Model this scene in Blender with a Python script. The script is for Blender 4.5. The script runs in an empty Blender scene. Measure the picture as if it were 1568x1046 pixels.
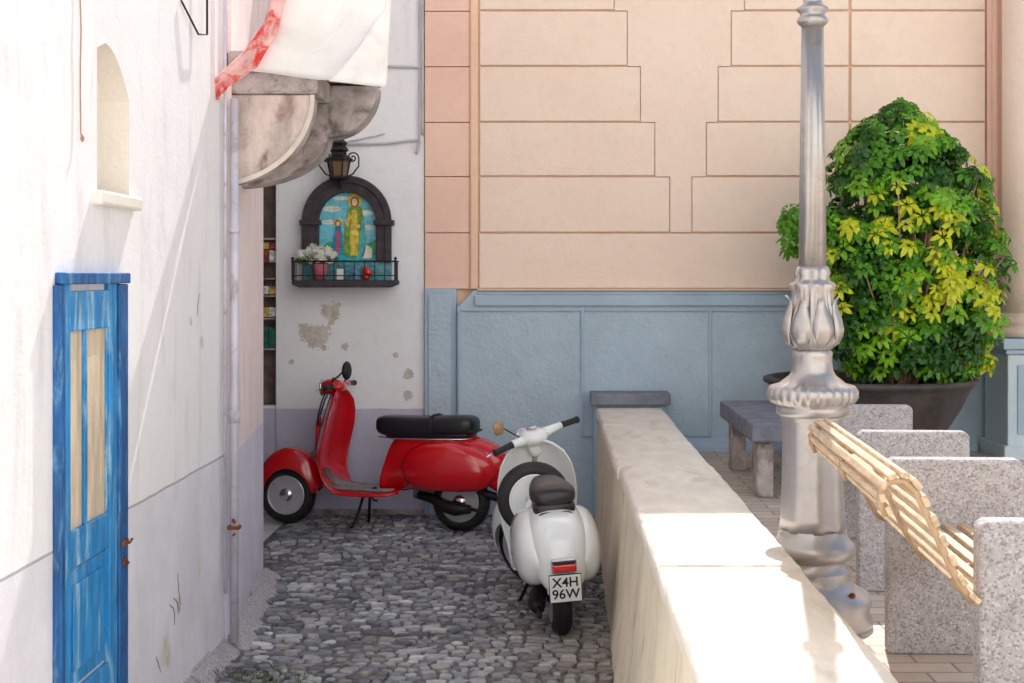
import bpy, bmesh, math, random
from mathutils import Vector, Matrix, noise
random.seed(7)
R=math.radians
scene=bpy.context.scene
COL=scene.collection

# ---------------------------------------------------------------- materials
def lin(c):
    return tuple(((v/255)/12.92 if v/255<=0.04045 else ((v/255+0.055)/1.055)**2.4) for v in c)
class NT:
    def __init__(s,m):
        m.use_nodes=True; s.t=m.node_tree; s.b=s.t.nodes['Principled BSDF']
    def n(s,typ,**kw):
        nd=s.t.nodes.new(typ)
        for k,v in kw.items():
            if k.startswith('i_'):
                key=k[2:]; key=int(key) if key.isdigit() else key.replace('_',' ')
                nd.inputs[key].default_value=v
            else: setattr(nd,k,v)
        return nd
    def l(s,a,b): s.t.links.new(a,b)
    def math(s,op,a,b=0.0,clamp=False):
        nd=s.n('ShaderNodeMath',operation=op); nd.use_clamp=clamp
        for i,v in enumerate((a,b)):
            if isinstance(v,(int,float)): nd.inputs[i].default_value=v
            else: s.l(v,nd.inputs[i])
        return nd.outputs[0]
    def mix(s,f,a,b,mode='MIX'):
        nd=s.n('ShaderNodeMixRGB',blend_type=mode)
        for i,v in enumerate((f,a,b)):
            if isinstance(v,(int,float)): nd.inputs[i].default_value=v
            elif isinstance(v,tuple): nd.inputs[i].default_value=(*v[:3],1)
            else: s.l(v,nd.inputs[i])
        return nd.outputs[0]
    def noise(s,scale,detail=4,rough=0.55,vec=None,dist=0):
        nd=s.n('ShaderNodeTexNoise'); nd.inputs['Scale'].default_value=scale
        nd.inputs['Detail'].default_value=detail; nd.inputs['Roughness'].default_value=rough
        nd.inputs['Distortion'].default_value=dist
        if vec is not None: s.l(vec,nd.inputs['Vector'])
        return nd.outputs['Fac']
    def ramp(s,f,a,b,smooth=True):
        nd=s.n('ShaderNodeMapRange'); nd.interpolation_type='SMOOTHSTEP' if smooth else 'LINEAR'
        nd.inputs['From Min'].default_value=a; nd.inputs['From Max'].default_value=b
        s.l(f,nd.inputs['Value']); return nd.outputs['Result']
MATS={}
def mat(name,rgb,rough=0.7,metal=0.0,var=0.12,scale=4,bump=0.0,bscale=60,coat=0,spec=0.5,dirt=None,dirtamt=0.5,dscale=3,trans=0,stretch=None,bdist=0.01,attr=False,linear=False,thr=0.52,speck=0):
    m=bpy.data.materials.new(name); t=NT(m); b=t.b
    c=rgb if linear else lin(rgb)
    pos=t.n('ShaderNodeNewGeometry').outputs['Position']
    if stretch:
        mp=t.n('ShaderNodeMapping'); mp.inputs['Scale'].default_value=stretch; t.l(pos,mp.inputs['Vector']); vec=mp.outputs[0]
    else: vec=pos
    n=t.noise(scale,5,0.6,vec)
    n2=t.ramp(n,0.3,0.7)
    lo=tuple(v*(1-var) for v in c); hi=tuple(min(1,v*(1+var)) for v in c)
    col=t.mix(n2,lo,hi)
    if attr:
        a=t.n('ShaderNodeAttribute',attribute_name='Col'); col=t.mix(1.0,col,a.outputs['Color'],'MULTIPLY')
    if speck:
        vo=t.n('ShaderNodeTexVoronoi'); vo.inputs['Scale'].default_value=170; t.l(pos,vo.inputs['Vector'])
        sp=t.n('ShaderNodeSeparateXYZ'); t.l(vo.outputs['Color'],sp.inputs[0])
        col=t.mix(t.math('MULTIPLY',t.ramp(sp.outputs[0],.72,.8),speck),col,tuple(v*.35 for v in c))
        col=t.mix(t.math('MULTIPLY',t.ramp(sp.outputs[1],.78,.84),speck*.6),col,(.85,.84,.82))
    if dirt:
        d=t.ramp(t.noise(dscale,7,0.65,vec,0.6),thr,thr+.2)
        col=t.mix(t.math('MULTIPLY',d,dirtamt),col,lin(dirt))
    t.l(col,b.inputs['Base Color'])
    b.inputs['Roughness'].default_value=rough; b.inputs['Metallic'].default_value=metal
    b.inputs['Specular IOR Level'].default_value=spec
    if coat: b.inputs['Coat Weight'].default_value=coat; b.inputs['Coat Roughness'].default_value=0.04
    if bump:
        bn=t.noise(bscale,4,0.6,pos)
        bp=t.n('ShaderNodeBump'); bp.inputs['Strength'].default_value=bump; bp.inputs['Distance'].default_value=bdist
        t.l(bn,bp.inputs['Height']); t.l(bp.outputs[0],b.inputs['Normal'])
    MATS[name]=m; return m

def plaster(name,top,low=None,zsplit=0,line=None,patches=(),under=(170,165,150),streak=None,var=0.06,bump=0.35,bscale=45,stains=None,stainamt=0.4,stainz=None,foot=None):
    m=bpy.data.materials.new(name); t=NT(m); b=t.b
    pos=t.n('ShaderNodeNewGeometry').outputs['Position']
    sx=t.n('ShaderNodeSeparateXYZ'); t.l(pos,sx.inputs[0]); z=sx.outputs['Z']
    big=t.noise(1.6,6,0.65,pos); fine=t.noise(14,5,0.6,pos)
    c=lin(top)
    col=t.mix(t.ramp(big,0.3,0.7),tuple(v*(1-var) for v in c),tuple(min(1,v*(1+var)) for v in c))
    col=t.mix(t.math('MULTIPLY',t.ramp(fine,0.45,0.75),0.10),col,tuple(v*0.6 for v in c))
    if low:
        zz=t.math('ADD',z,t.math('MULTIPLY',t.noise(6,3,0.5,pos),0.012))
        f=t.ramp(zz,zsplit+0.012,zsplit)
        col=t.mix(f,col,t.mix(t.ramp(big,0.3,0.7),tuple(v*0.9 for v in lin(low)),tuple(min(1,v*1.08) for v in lin(low))))
        if line:
            l1=t.math('COMPARE',zz,zsplit+0.008); 
            t.t.nodes[-1].inputs[2].default_value=0.005
            col=t.mix(t.math('MULTIPLY',l1,0.55),col,lin(line))
    if stains:
        mp=t.n('ShaderNodeMapping'); mp.inputs['Scale'].default_value=(3,3,0.6); t.l(pos,mp.inputs[0])
        sn=t.ramp(t.noise(2.2,7,0.7,mp.outputs[0],0.4),0.5,0.72)
        if stainz: sn=t.math('MULTIPLY',sn,t.ramp(z,stainz[0],stainz[1]))
        col=t.mix(t.math('MULTIPLY',sn,stainamt),col,lin(stains))
    if foot:   # splash-back grime at the foot of the wall
        ff=t.ramp(t.math('ADD',z,t.math('MULTIPLY',t.noise(5,6,.7,pos),.5)),foot+.32,foot+.12)
        col=t.mix(t.math('MULTIPLY',ff,.6),col,tuple(v*.45 for v in c))
    hgt=t.noise(bscale,5,0.6,pos)
    for (p,r) in patches:
        vd=t.n('ShaderNodeVectorMath',operation='DISTANCE'); t.l(pos,vd.inputs[0]); vd.inputs[1].default_value=p
        v=t.math('ADD',t.math('DIVIDE',vd.outputs['Value'],r),t.math('MULTIPLY',t.noise(17,5,0.65,pos),1.9))
        f=t.ramp(v,1.62,1.52)
        col=t.mix(f,col,t.mix(t.ramp(fine,0.35,0.65),lin(under),tuple(min(.8,v*1.35) for v in lin(under))))
        hgt=t.math('SUBTRACT',hgt,t.math('MULTIPLY',f,1.3))
    t.l(col,b.inputs['Base Color']); b.inputs['Roughness'].default_value=0.85; b.inputs['Specular IOR Level'].default_value=0.25
    bp=t.n('ShaderNodeBump'); bp.inputs['Strength'].default_value=bump; bp.inputs['Distance'].default_value=0.008
    h2=t.math('ADD',hgt,t.math('MULTIPLY',t.noise(7,3,0.5,pos),1.2))
    t.l(h2,bp.inputs['Height']); t.l(bp.outputs[0],b.inputs['Normal'])
    MATS[name]=m; return m

# ---------------------------------------------------------------- mesh helpers
def empty(name,loc=(0,0,0)):
    e=bpy.data.objects.new(name,None); e.location=loc; e.empty_display_size=0.2; COL.objects.link(e); return e
def mkobj(name,verts,faces,m,parent=None,smooth=False,bevel=0,sub=0,solid=0,mats=None,fm=None,seg=2):
    me=bpy.data.meshes.new(name); me.from_pydata([tuple(v) for v in verts],[],faces); me.validate()
    bm=bmesh.new(); bm.from_mesh(me); bmesh.ops.recalc_face_normals(bm,faces=bm.faces); bm.to_mesh(me); bm.free()
    o=bpy.data.objects.new(name,me); COL.objects.link(o)
    if mats:
        for mm in mats: me.materials.append(mm)
        if fm:
            for p,i in zip(me.polygons,fm): p.material_index=i
    else: me.materials.append(m)
    if smooth:
        for p in me.polygons: p.use_smooth=True
    if parent: o.parent=parent
    if solid:
        md=o.modifiers.new('s','SOLIDIFY'); md.thickness=solid; md.offset=0
    if bevel:
        md=o.modifiers.new('b','BEVEL'); md.width=bevel; md.segments=seg; md.limit_method='ANGLE'; md.angle_limit=R(40)
    if sub:
        md=o.modifiers.new('u','SUBSURF'); md.levels=sub; md.render_levels=sub
    return o
class G:
    """geometry accumulator"""
    def __init__(s): s.v=[]; s.f=[]; s.m=[]
    def add(s,vs,fs,mi=0,M=None):
        o=len(s.v); s.v+= [ (M@Vector(v)) if M else Vector(v) for v in vs]; s.f+=[tuple(i+o for i in f) for f in fs]; s.m+=[mi]*len(fs); return s
    def box(s,x0,x1,y0,y1,z0,z1,mi=0,M=None):
        vs=[(x,y,z) for x in (x0,x1) for y in (y0,y1) for z in (z0,z1)]
        return s.add(vs,[(0,1,3,2),(4,6,7,5),(0,4,5,1),(2,3,7,6),(0,2,6,4),(1,5,7,3)],mi,M)
    def tube(s,pts,r,n=10,mi=0,cap=True,M=None):
        pts=[Vector(p) for p in pts]; rs=r if isinstance(r,(list,tuple)) else [r]*len(pts)
        vs=[];fs=[]; up=None
        for i,p in enumerate(pts):
            d=(pts[min(i+1,len(pts)-1)]-pts[max(i-1,0)]).normalized()
            if up is None:
                up=Vector((0,0,1)) if abs(d.z)<0.9 else Vector((1,0,0))
            a=d.cross(up).normalized(); b=a.cross(d).normalized(); up=b
            for k in range(n):
                t=2*math.pi*k/n; vs.append(p+(a*math.cos(t)+b*math.sin(t))*rs[i])
        for i in range(len(pts)-1):
            for k in range(n):
                fs.append((i*n+k,i*n+(k+1)%n,(i+1)*n+(k+1)%n,(i+1)*n+k))
        if cap: fs.append(tuple(range(n))); fs.append(tuple((len(pts)-1)*n+k for k in range(n)))
        return s.add(vs,fs,mi,M)
    def lathe(s,prof,n=32,mi=0,c=(0,0,0),axis='z',flute=None,M=None):
        vs=[];fs=[]
        for i,(r,h) in enumerate(prof):
            for k in range(n):
                t=2*math.pi*k/n; rr=r*(flute(t,h,i) if flute else 1)
                a,b=rr*math.cos(t),rr*math.sin(t)
                if axis=='z': p=(c[0]+a,c[1]+b,c[2]+h)
                elif axis=='y': p=(c[0]+a,c[1]+h,c[2]+b)
                else: p=(c[0]+h,c[1]+a,c[2]+b)
                vs.append(p)
        for i in range(len(prof)-1):
            for k in range(n): fs.append((i*n+k,i*n+(k+1)%n,(i+1)*n+(k+1)%n,(i+1)*n+k))
        if prof[0][0]>1e-5: fs.append(tuple(range(n)))
        if prof[-1][0]>1e-5: fs.append(tuple((len(prof)-1)*n+k for k in range(n)))
        return s.add(vs,fs,mi,M)
    def prism(s,poly,y0,y1,mi=0,M=None,ax='y'):
        n=len(poly)
        if ax=='y': vs=[(x,y0,z) for x,z in poly]+[(x,y1,z) for x,z in poly]
        elif ax=='x': vs=[(y0,x,z) for x,z in poly]+[(y1,x,z) for x,z in poly]
        else: vs=[(x,z,y0) for x,z in poly]+[(x,z,y1) for x,z in poly]
        fs=[tuple(range(n)),tuple(range(2*n-1,n-1,-1))]+[(i,(i+1)%n,n+(i+1)%n,n+i) for i in range(n)]
        return s.add(vs,fs,mi,M)
    def loft(s,secs,n=24,e=2.4,mi=0,M=None):
        vs=[];fs=[]
        for (u,yc,zc,hw,hh) in secs:
            for k in range(n):
                t=2*math.pi*k/n; c,sn=math.cos(t),math.sin(t)
                vs.append((u,yc+hw*math.copysign(abs(c)**(2/e),c),zc+hh*math.copysign(abs(sn)**(2/e),sn)))
        for i in range(len(secs)-1):
            for k in range(n): fs.append((i*n+k,i*n+(k+1)%n,(i+1)*n+(k+1)%n,(i+1)*n+k))
        fs.append(tuple(range(n))); fs.append(tuple((len(secs)-1)*n+k for k in range(n)))
        return s.add(vs,fs,mi,M)
    def ell(s,c,r,n=20,m=12,mi=0,e=2.0,M=None):
        secs=[]
        for i in range(m+1):
            a=-math.pi/2+math.pi*i/m
            k=max(abs(math.cos(a))**(2/e),0.02); u=math.copysign(abs(math.sin(a))**(2/e),math.sin(a))
            secs.append((c[0]+r[0]*u,c[1],c[2],r[1]*k,r[2]*k))
        return s.loft(secs,n,e,mi,M)
    def obj(s,name,mats,parent=None,**kw):
        if not isinstance(mats,(list,tuple)): mats=[mats]
        return mkobj(name,s.v,s.f,None,parent,mats=mats,fm=s.m,**kw)
def autosmooth(o,ang=40):
    for p in o.data.polygons: p.use_smooth=True
    o.data.set_sharp_from_angle(angle=R(ang))
    return o

# ---------------------------------------------------------------- palette
M_peach=plaster('peach_stucco',(255,231,212),bump=0.6,bscale=60,var=0.03)
M_peach2=plaster('peach_stucco_deep',(252,212,192),bump=0.4,bscale=60,var=0.05)
M_joint=plaster('stucco_joint',(250,212,182),bump=0.2)
M_blue=plaster('bluegrey_stucco',(188,208,222),bump=1.2,bscale=30,var=0.07,stains=(218,224,226),stainamt=0.4,stainz=(1.2,0.4),foot=-.15)
M_blue2=plaster('bluegrey_trim',(180,202,218),bump=0.3,bscale=50,var=0.06)
M_shr=plaster('white_plaster',(248,249,252),low=(206,206,224),zsplit=0.80,var=0.03,foot=-.1,
   patches=(((-1.60,10.68,1.52),0.11),((-1.70,10.68,1.33),0.15),((-1.77,10.68,1.37),0.12),((-1.02,10.68,1.06),0.06),((-1.02,10.68,0.90),0.06),((-1.9,10.68,1.15),0.03),((-1.5,10.68,1.27),0.045),((-1.12,10.68,1.2),0.03)),
   under=(196,190,182),stains=(176,178,186),stainamt=0.4,stainz=(2.9,3.8))
M_left=plaster('lime_plaster',(252,250,252),low=(240,238,246),zsplit=0.94,line=(110,108,112),var=0.03,foot=-.12,bump=.22,
   patches=(((-1.53,5.75,0.28),0.10),((-1.53,5.95,0.42),0.06),((-1.53,5.4,0.12),0.16),((-1.53,6.3,0.5),0.05),((-1.53,6.35,1.5),0.05),((-1.53,6.15,1.6),0.03)),under=(206,200,190),stains=(216,212,218),stainamt=0.55)
M_left2=plaster('pink_plaster',(250,232,230),low=(226,222,236),zsplit=0.93,var=0.05,stains=(206,194,200),stainamt=0.55,foot=-.1)
M_stone=mat('weathered_stone',(180,170,166),0.9,var=0.3,scale=9,bump=0.7,bscale=40,dirt=(84,72,70),dirtamt=0.8,dscale=7,thr=.48)
M_stone_rust=mat('stained_stone',(206,190,182),0.9,var=0.25,scale=6,bump=0.7,bscale=50,dirt=(116,66,54),dirtamt=0.9,dscale=5,thr=.46,stretch=(1.4,1,.6))
M_lava=mat('dark_lava_stone',(66,60,66),0.8,var=0.25,scale=14,bump=0.4,bscale=70)
M_slate=mat('slate',(124,128,142),0.75,var=0.2,scale=8,bump=0.3,bscale=50)
M_iron=mat('wrought_iron',(44,38,38),0.5,0.5,var=0.2)
M_cable=mat('cable',(196,194,196),0.6)
M_pipe=mat('painted_pipe',(214,212,224),0.45,0.1,var=0.1,dirt=(150,130,120),dirtamt=0.6,dscale=7)
M_rust=mat('rust',(132,74,48),0.8,0.2,var=0.4,scale=30)
M_black=mat('black_rubber',(34,34,36),0.6,var=0.2,scale=20)
M_seat=mat('black_vinyl',(24,24,30),0.33,var=0.2,bump=0.15,bscale=150)
M_seatb=mat('brown_black_vinyl',(46,38,40),0.30,var=0.2,bump=0.15,bscale=150)
M_red=mat('red_enamel',(216,0,20),0.2,0,var=0.04,coat=1.0)
M_white=mat('white_enamel',(242,244,242),0.22,0,var=0.02,coat=0.9)
M_chrome=mat('chrome',(222,222,226),0.15,1.0,var=0.05)
M_alloy=mat('cast_alloy',(150,148,150),0.5,0.4,var=0.2,scale=20,dirt=(70,62,58),dirtamt=.5,dscale=20)
M_rim=mat('wheel_rim_silver',(196,196,202),0.32,0.35,var=0.06,scale=20)
M_lens=mat('red_lens',(214,16,18),0.15,0,coat=1)
M_plate=mat('plate_white',(240,240,238),0.4,var=0.02)
M_ink=mat('plate_ink',(20,20,24),0.5)
M_mirror=mat('mirror_back',(176,140,104),0.35,0.3)
M_silver=mat('silver_paint',(184,180,178),0.33,0.7,var=0.08,scale=9,dirt=(150,128,104),dirtamt=0.4,dscale=9,bump=0.08,bscale=160,bdist=.002)
M_conc=mat('granite_concrete',(184,180,184),0.85,var=0.12,scale=40,bump=0.7,bscale=90,dirt=(140,124,116),dirtamt=0.45,dscale=4,speck=.55)
M_cap=mat('travertine_cap',(240,232,218),0.7,var=0.07,scale=5,bump=0.35,bscale=60,dirt=(196,180,158),dirtamt=0.5,dscale=3,stretch=(2,0.8,1))
M_lowwall=plaster('cream_render',(246,234,208),bump=0.7,var=0.08,stains=(186,136,90),stainamt=0.75,under=(150,130,110),foot=-.1)
M_slat=mat('worn_slat_wood',(212,186,156),0.6,var=0.22,scale=10,stretch=(6,1,6),bump=0.25,bscale=80,dirt=(150,116,86),dirtamt=.5,dscale=6)
M_slatm=mat('bench_frame_paint',(186,160,130),0.5,0.3,var=0.15)
M_door=mat('blue_door_paint',(40,142,208),0.4,var=0.25,scale=6,stretch=(4,4,0.8),bump=0.3,bscale=60,dirt=(180,218,236),dirtamt=0.85,dscale=3.5,thr=.5)
M_doord=mat('blue_door_paint_dark',(22,92,156),0.42,var=0.3,scale=6,stretch=(4,4,0.8),bump=0.3,bscale=60,dirt=(124,182,216),dirtamt=0.7,dscale=5)
M_doorw=mat('bare_board',(222,204,178),0.7,var=0.2,scale=5,stretch=(6,6,0.7),bump=0.2,dirt=(150,130,110),dirtamt=.5,dscale=6)
M_niche=plaster('beige_plaster',(245,238,228),var=0.05)
M_pot=mat('dark_pot',(70,64,62),0.55,var=0.3,scale=7,bump=0.15,dirt=(110,100,92),dirtamt=0.4)
M_bark=mat('shrub_bark',(166,138,108),0.85,var=0.3,scale=20,bump=0.4)
M_dark=mat('shop_dark',(130,120,116),0.9,var=0.3)

# ---------------------------------------------------------------- ground
M_ground=mat('ground_stone',(224,221,216),0.9,var=0.10,scale=3,bump=0.4,bscale=20,dirt=(190,186,180),dirtamt=0.4,dscale=2)
g=G().add([(-150,-150,-0.005),(150,-150,-0.005),(150,150,-0.005),(-150,150,-0.005)],[(0,1,2,3)])
g.obj('ground',M_ground)

M_sett=mat('basalt_setts',(255,255,255),0.6,var=0.24,scale=30,bump=0.9,bscale=45,attr=True,dirt=(222,220,216),dirtamt=0.5,dscale=8)
def setts():
    vs=[];fs=[];cols=[]
    y=5.2; row=0
    palette=[(158,159,165),(132,134,142),(184,185,188),(112,115,124),(200,199,198),(170,165,160),(146,148,156),(122,122,126)]
    while y<10.66:
        d=random.uniform(0.048,0.078)
        x=-1.78+random.uniform(-0.1,0)
        while x<0.42:
            w=random.uniform(0.05,0.105)
            if random.random()<0.07: w*=1.7
            gp=random.uniform(0.003,0.008)
            cx=x+w/2; cy=y+d/2+0.07*math.sin(cx*2.3+y*0.7)+random.uniform(-.012,.012)
            hz=0.012+random.uniform(-0.004,0.006)+0.008*noise.noise(Vector((cx*2,cy*2,0)))
            a=random.uniform(-0.22,0.22); o=len(vs)
            tl=(random.uniform(-.08,.08),random.uniform(-.08,.08))
            ring=[]
            n=6
            for lay,(ins,zz) in enumerate(((0,-0.012),(0.002,hz-0.004),(0.009,hz+0.001))):
                for k in range(n):
                    t=2*math.pi*(k+.5)/n
                    ex=math.copysign(abs(math.cos(t))**0.5,math.cos(t))*(w/2-gp-ins); ey=math.copysign(abs(math.sin(t))**0.5,math.sin(t))*(d/2-gp-ins)
                    if lay==0: ring.append((random.uniform(-.009,.007),random.uniform(-.007,.005)))
                    ex+=ring[k][0]; ey+=ring[k][1]
                    px=ex*math.cos(a)-ey*math.sin(a); py=ex*math.sin(a)+ey*math.cos(a)
                    vs.append((cx+px,cy+py,zz+(tl[0]*px+tl[1]*py if lay else 0)))
            c=random.choice(palette); k2=random.uniform(0.78,1.22)*(1+0.5*noise.noise(Vector((cx*1.5,cy*1.5,3))))
            c=lin(c); 
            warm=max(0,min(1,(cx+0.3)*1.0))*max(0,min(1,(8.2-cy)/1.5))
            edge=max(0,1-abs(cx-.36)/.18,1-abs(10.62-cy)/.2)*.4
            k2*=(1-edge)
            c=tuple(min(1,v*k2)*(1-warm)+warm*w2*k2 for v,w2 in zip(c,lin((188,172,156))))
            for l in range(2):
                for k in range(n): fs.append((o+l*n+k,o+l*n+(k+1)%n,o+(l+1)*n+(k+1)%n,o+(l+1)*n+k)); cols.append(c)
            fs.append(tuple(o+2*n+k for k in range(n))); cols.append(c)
            x+=w
        y+=d; row+=1
    me=bpy.data.meshes.new('cobbles'); me.from_pydata(vs,[],fs)
    ca=me.color_attributes.new('Col','FLOAT_COLOR','CORNER')
    buf=[]
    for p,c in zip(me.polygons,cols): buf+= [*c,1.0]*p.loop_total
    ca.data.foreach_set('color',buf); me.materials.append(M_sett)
    o=bpy.data.objects.new('cobblestone_alley',me); COL.objects.link(o)
    autosmooth(o,35)
    M_mort=mat('mortar',(112,108,106),0.95,var=0.4,scale=12,bump=0.6,bscale=70)
    b=G().add([(-1.9,4.5,0),(0.5,4.5,0),(0.5,10.7,0),(-1.9,10.7,0)],[(0,1,2,3)]).obj('mortar_bed',M_mort,o)
setts()

# ---------------------------------------------------------------- unseen white facade added behind the viewpoint to bounce sun into the shade
ph=empty('bounce_facade')
FP=-4.6
G().box(-16,26,-14,FP,-.1,15).obj('walls',plaster('bounce_white_render',(252,251,250),bump=.3),ph)
pw=G(); psht=G(); pf=G()
for zf_ in (1.2,5.0,8.8,12):
    for i in range(8):
        x0=-12+i*4.4
        pw.box(x0,x0+1.0,FP+.005,FP+.015,zf_,zf_+1.7)
        pf.box(x0-.1,x0,FP,FP+.07,zf_-.1,zf_+1.8).box(x0+1.0,x0+1.1,FP,FP+.07,zf_-.1,zf_+1.8).box(x0,x0+1.0,FP,FP+.07,zf_+1.7,zf_+1.8).box(x0-.15,x0+1.15,FP,FP+.12,zf_-.16,zf_-.1)
        psht.box(x0-.62,x0-.12,FP+.01,FP+.06,zf_,zf_+1.7).box(x0+1.12,x0+1.62,FP+.01,FP+.06,zf_,zf_+1.7)
pw.obj('windows',mat('window_glass',(60,70,80),.1),ph); pf.obj('window_frames',M_cap,ph); psht.obj('shutters',mat('shutter',(190,206,196),.6),ph)

# ---------------------------------------------------------------- peach building
pb=empty('peach_building')
H=6.7
G().box(-0.902,9,10.71,16,-0.2,H).obj('core_wall',M_joint,pb)
rows=[1.697,2.119,2.54,2.947,3.364,3.78,4.197,4.614,5.03,5.45,5.87,6.28,6.69]
le=[None,0.936,0.824,0.716,0.618,0.52]; ri=[None,1.098,1.206,1.294,1.392,1.49]
g=G(); FY=10.62; gp=0.0065
G().box(-0.56,3.30,10.648,10.703,1.70,H-.01).obj('joint_ground',M_joint,pb)
BY=10.647
gs=G()
for i in range(len(rows)-1):
    z0,z1=rows[i]+gp,rows[i+1]-gp
    if i==0:
        g.box(-0.49,3.29,FY,BY,z0,z1)
    elif i<=5:
        g.box(-0.485,le[i]-gp/2,FY,BY,z0,z1)
        g.box(ri[i]+gp/2,2.27,FY,BY,z0,z1); g.box(2.29,3.29,FY,BY,z0,z1)
        gs.box(le[i]+gp/2-.001,ri[i]-gp/2+.001,FY+0.003,BY,rows[i]+(gp if i==1 else 0),rows[i+1])
    else:
        g.box(-0.485,2.27,FY,BY,z0,z1); g.box(2.29,3.29,FY,BY,z0,z1)
    G().box(-0.898,-0.562,10.66,10.704,rows[i]+0.004,rows[i+1]-0.002).obj('strip_course',M_peach2,pb,bevel=0.004)
g.obj('rusticated_blocks',M_peach,pb,bevel=0.008,seg=3)
gs.obj('flat_arch_panel',M_peach,pb)
G().box(-0.553,-0.495,10.635,BY,1.70,H-0.01).obj('edge_fillet',M_joint,pb,bevel=0.01)
G().box(3.302,3.62,10.60,10.70,1.70,H-0.01).obj('corner_strip',M_peach2,pb,bevel=0.01)
G().box(3.33,3.37,10.56,10.60,1.70,H-0.01).obj('corner_bead',M_peach2,pb,bevel=0.015)
d=G().prism([(-0.657,-0.1),(3.7,-0.1),(3.7,1.690),(-0.53,1.690),(-0.657,1.56)],10.60,10.708)
d.obj('dado',M_blue,pb,bevel=0.012)
G().box(-0.52,3.25,10.572,10.598,1.575,1.655).box(-0.50,3.25,10.585,10.598,1.655,1.685).obj('dado_moulding',M_blue2,pb,bevel=0.01)
tr=G()
for xa in (0.27,1.22,2.17): tr.box(xa,xa+0.022,10.584,10.598,0.6,1.55)
for xa,xb in ((-0.62,0.27),(0.292,1.22),(1.242,2.17),(2.192,3.2)): tr.box(xa,xb,10.584,10.598,1.535,1.552)
tr.box(0.292,1.22,10.584,10.598,0.60,0.62).box(-0.645,-0.625,10.584,10.598,0.0,1.53)
tr.obj('panel_fillets',M_blue2,pb,bevel=0.004)
G().box(-0.90,-0.66,10.64,10.708,-0.1,1.70).obj('dado_return',M_blue2,pb,bevel=0.006)
G().box(-0.87,-0.70,10.625,10.638,0.0,1.66).obj('dado_return_panel',M_blue,pb,bevel=0.006)
G().box(-0.5,3.3,10.56,10.60,1.688,1.702).obj('dado_drip',M_joint,pb,bevel=0.004)
G().prism([(10.598,0.5),(10.52,0.5),(10.53,0.53),(10.598,0.60)],0.85,3.2,ax='x').obj('cove',M_blue2,pb)
G().ell((1.38,10.59,1.60),(.02,.012,.012),10,8).obj('anchor_bolt',M_iron,pb)

co=empty('engaged_column')
c=(3.55,10.30,0)
G().lathe([(0.235,1.50),(0.228,1.7),(0.225,6.5)],40,c=c).obj('shaft',M_peach,co,smooth=True)
G().lathe([(0.30,1.36),(0.31,1.39),(0.30,1.42),(0.265,1.43),(0.262,1.445),(0.275,1.455),(0.28,1.475),(0.265,1.495),(0.24,1.505),(0.235,1.53)],40,c=c).obj('column_base',M_peach,co,smooth=True)
G().box(3.22,3.9,9.98,10.56,1.28,1.355).box(3.245,3.88,10.0,10.55,1.245,1.278).obj('pedestal_cap',M_blue2,co,bevel=0.008)
G().box(3.262,3.86,10.02,10.55,0.52,1.243).box(3.23,3.88,9.99,10.56,0.50,0.60).obj('pedestal',plaster('pale_blue_render',(214,228,238),bump=0.5),co,bevel=0.008)
G().box(3.33,3.80,10.008,10.03,0.68,1.17).obj('pedestal_panel',M_blue2,co,bevel=0.006)

# ---------------------------------------------------------------- shrine wall building
sb=empty('whitewashed_building')
G().box(-2.02,-0.904,10.68,16,-0.1,H).obj('wall',M_shr,sb,bevel=0.006)
G().box(-4.5,-2.022,10.86,16,-0.1,H).obj('rear_wall',M_dark,sb)
G().box(-3.2,-2.022,10.70,10.855,-0.1,0.82).obj('shop_plinth',M_shr,sb)
G().box(-4.5,-2.022,8.52,10.855,3.0,H).obj('passage_upper',M_left2,sb)
G().box(-4.5,-3.2,8.52,10.855,-0.1,2.99).obj('passage_side',M_dark,sb)
G().box(-1.99,-0.905,10.65,10.679,0.0,0.05).obj('rough_footing',M_stone,sb,bevel=0.01)
rk=empty('postcard_rack')
cc=[(150,70,60),(220,216,208),(200,170,90),(30,96,84)]
rg=G()
for (zz,h,ms) in ((1.255,.16,(3,3,3,3)),(1.49,.07,(2,1,2,1)),(1.66,.06,(1,0,1,2)),(1.90,.09,(0,1,0,1)),(2.0,.05,(1,1,2,0))):
    for xx,mi in zip((-2.27,-2.20,-2.13,-2.075),ms):
        rg.box(xx,xx+0.05,10.71,10.72,zz,zz+h,mi)
rg.obj('postcards',[mat('card%d'%i,c,0.5,var=0.5,scale=30) for i,c in enumerate(cc)],rk)
rs=G()
for zz in (1.24,1.47,1.64,1.77,2.07): rs.box(-2.3,-2.03,10.69,10.80,zz,zz+0.012)
rs.obj('shelves',M_stone,rk)
G().box(-2.3,-2.025,10.80,10.81,.83,2.5).obj('rack_back',mat('rack_board',(120,104,96),.8,var=.3,scale=10),rk)

# cables
cb=empty('wall_cables')
def wob(p0,p1,n=14,a=0.006,sag=0):
    p0,p1=Vector(p0),Vector(p1); out=[]
    for i in range(n+1):
        t=i/n; p=p0.lerp(p1,t); p.x+=random.uniform(-a,a)*(0<t<1); p.z+=random.uniform(-a,a)*(0<t<1)-sag*4*t*(1-t); out.append(p)
    return out
cg=G()
cg.tube(wob((-0.915,10.655,6),(-0.915,10.655,2.85),40,0.004),0.009,8)
cg.tube(wob((-0.935,10.66,6),(-0.94,10.66,2.80),40,0.003),0.006,8)
cg.tube(wob((-1.5,10.66,3.38),(-0.92,10.66,3.36),12,0.003),0.010,8)
cg.tube(wob((-1.65,10.66,2.79),(-0.94,10.66,2.82),16,0.004,0.02),0.010,8)
cg.tube(wob((-1.65,10.66,2.77),(-1.2,10.66,2.86),12,0.004,0.0),0.006,8)
cg.tube([(-0.94,10.655,2.80),(-0.95,10.64,2.74),(-0.96,10.63,2.71)],0.012,8)
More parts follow.
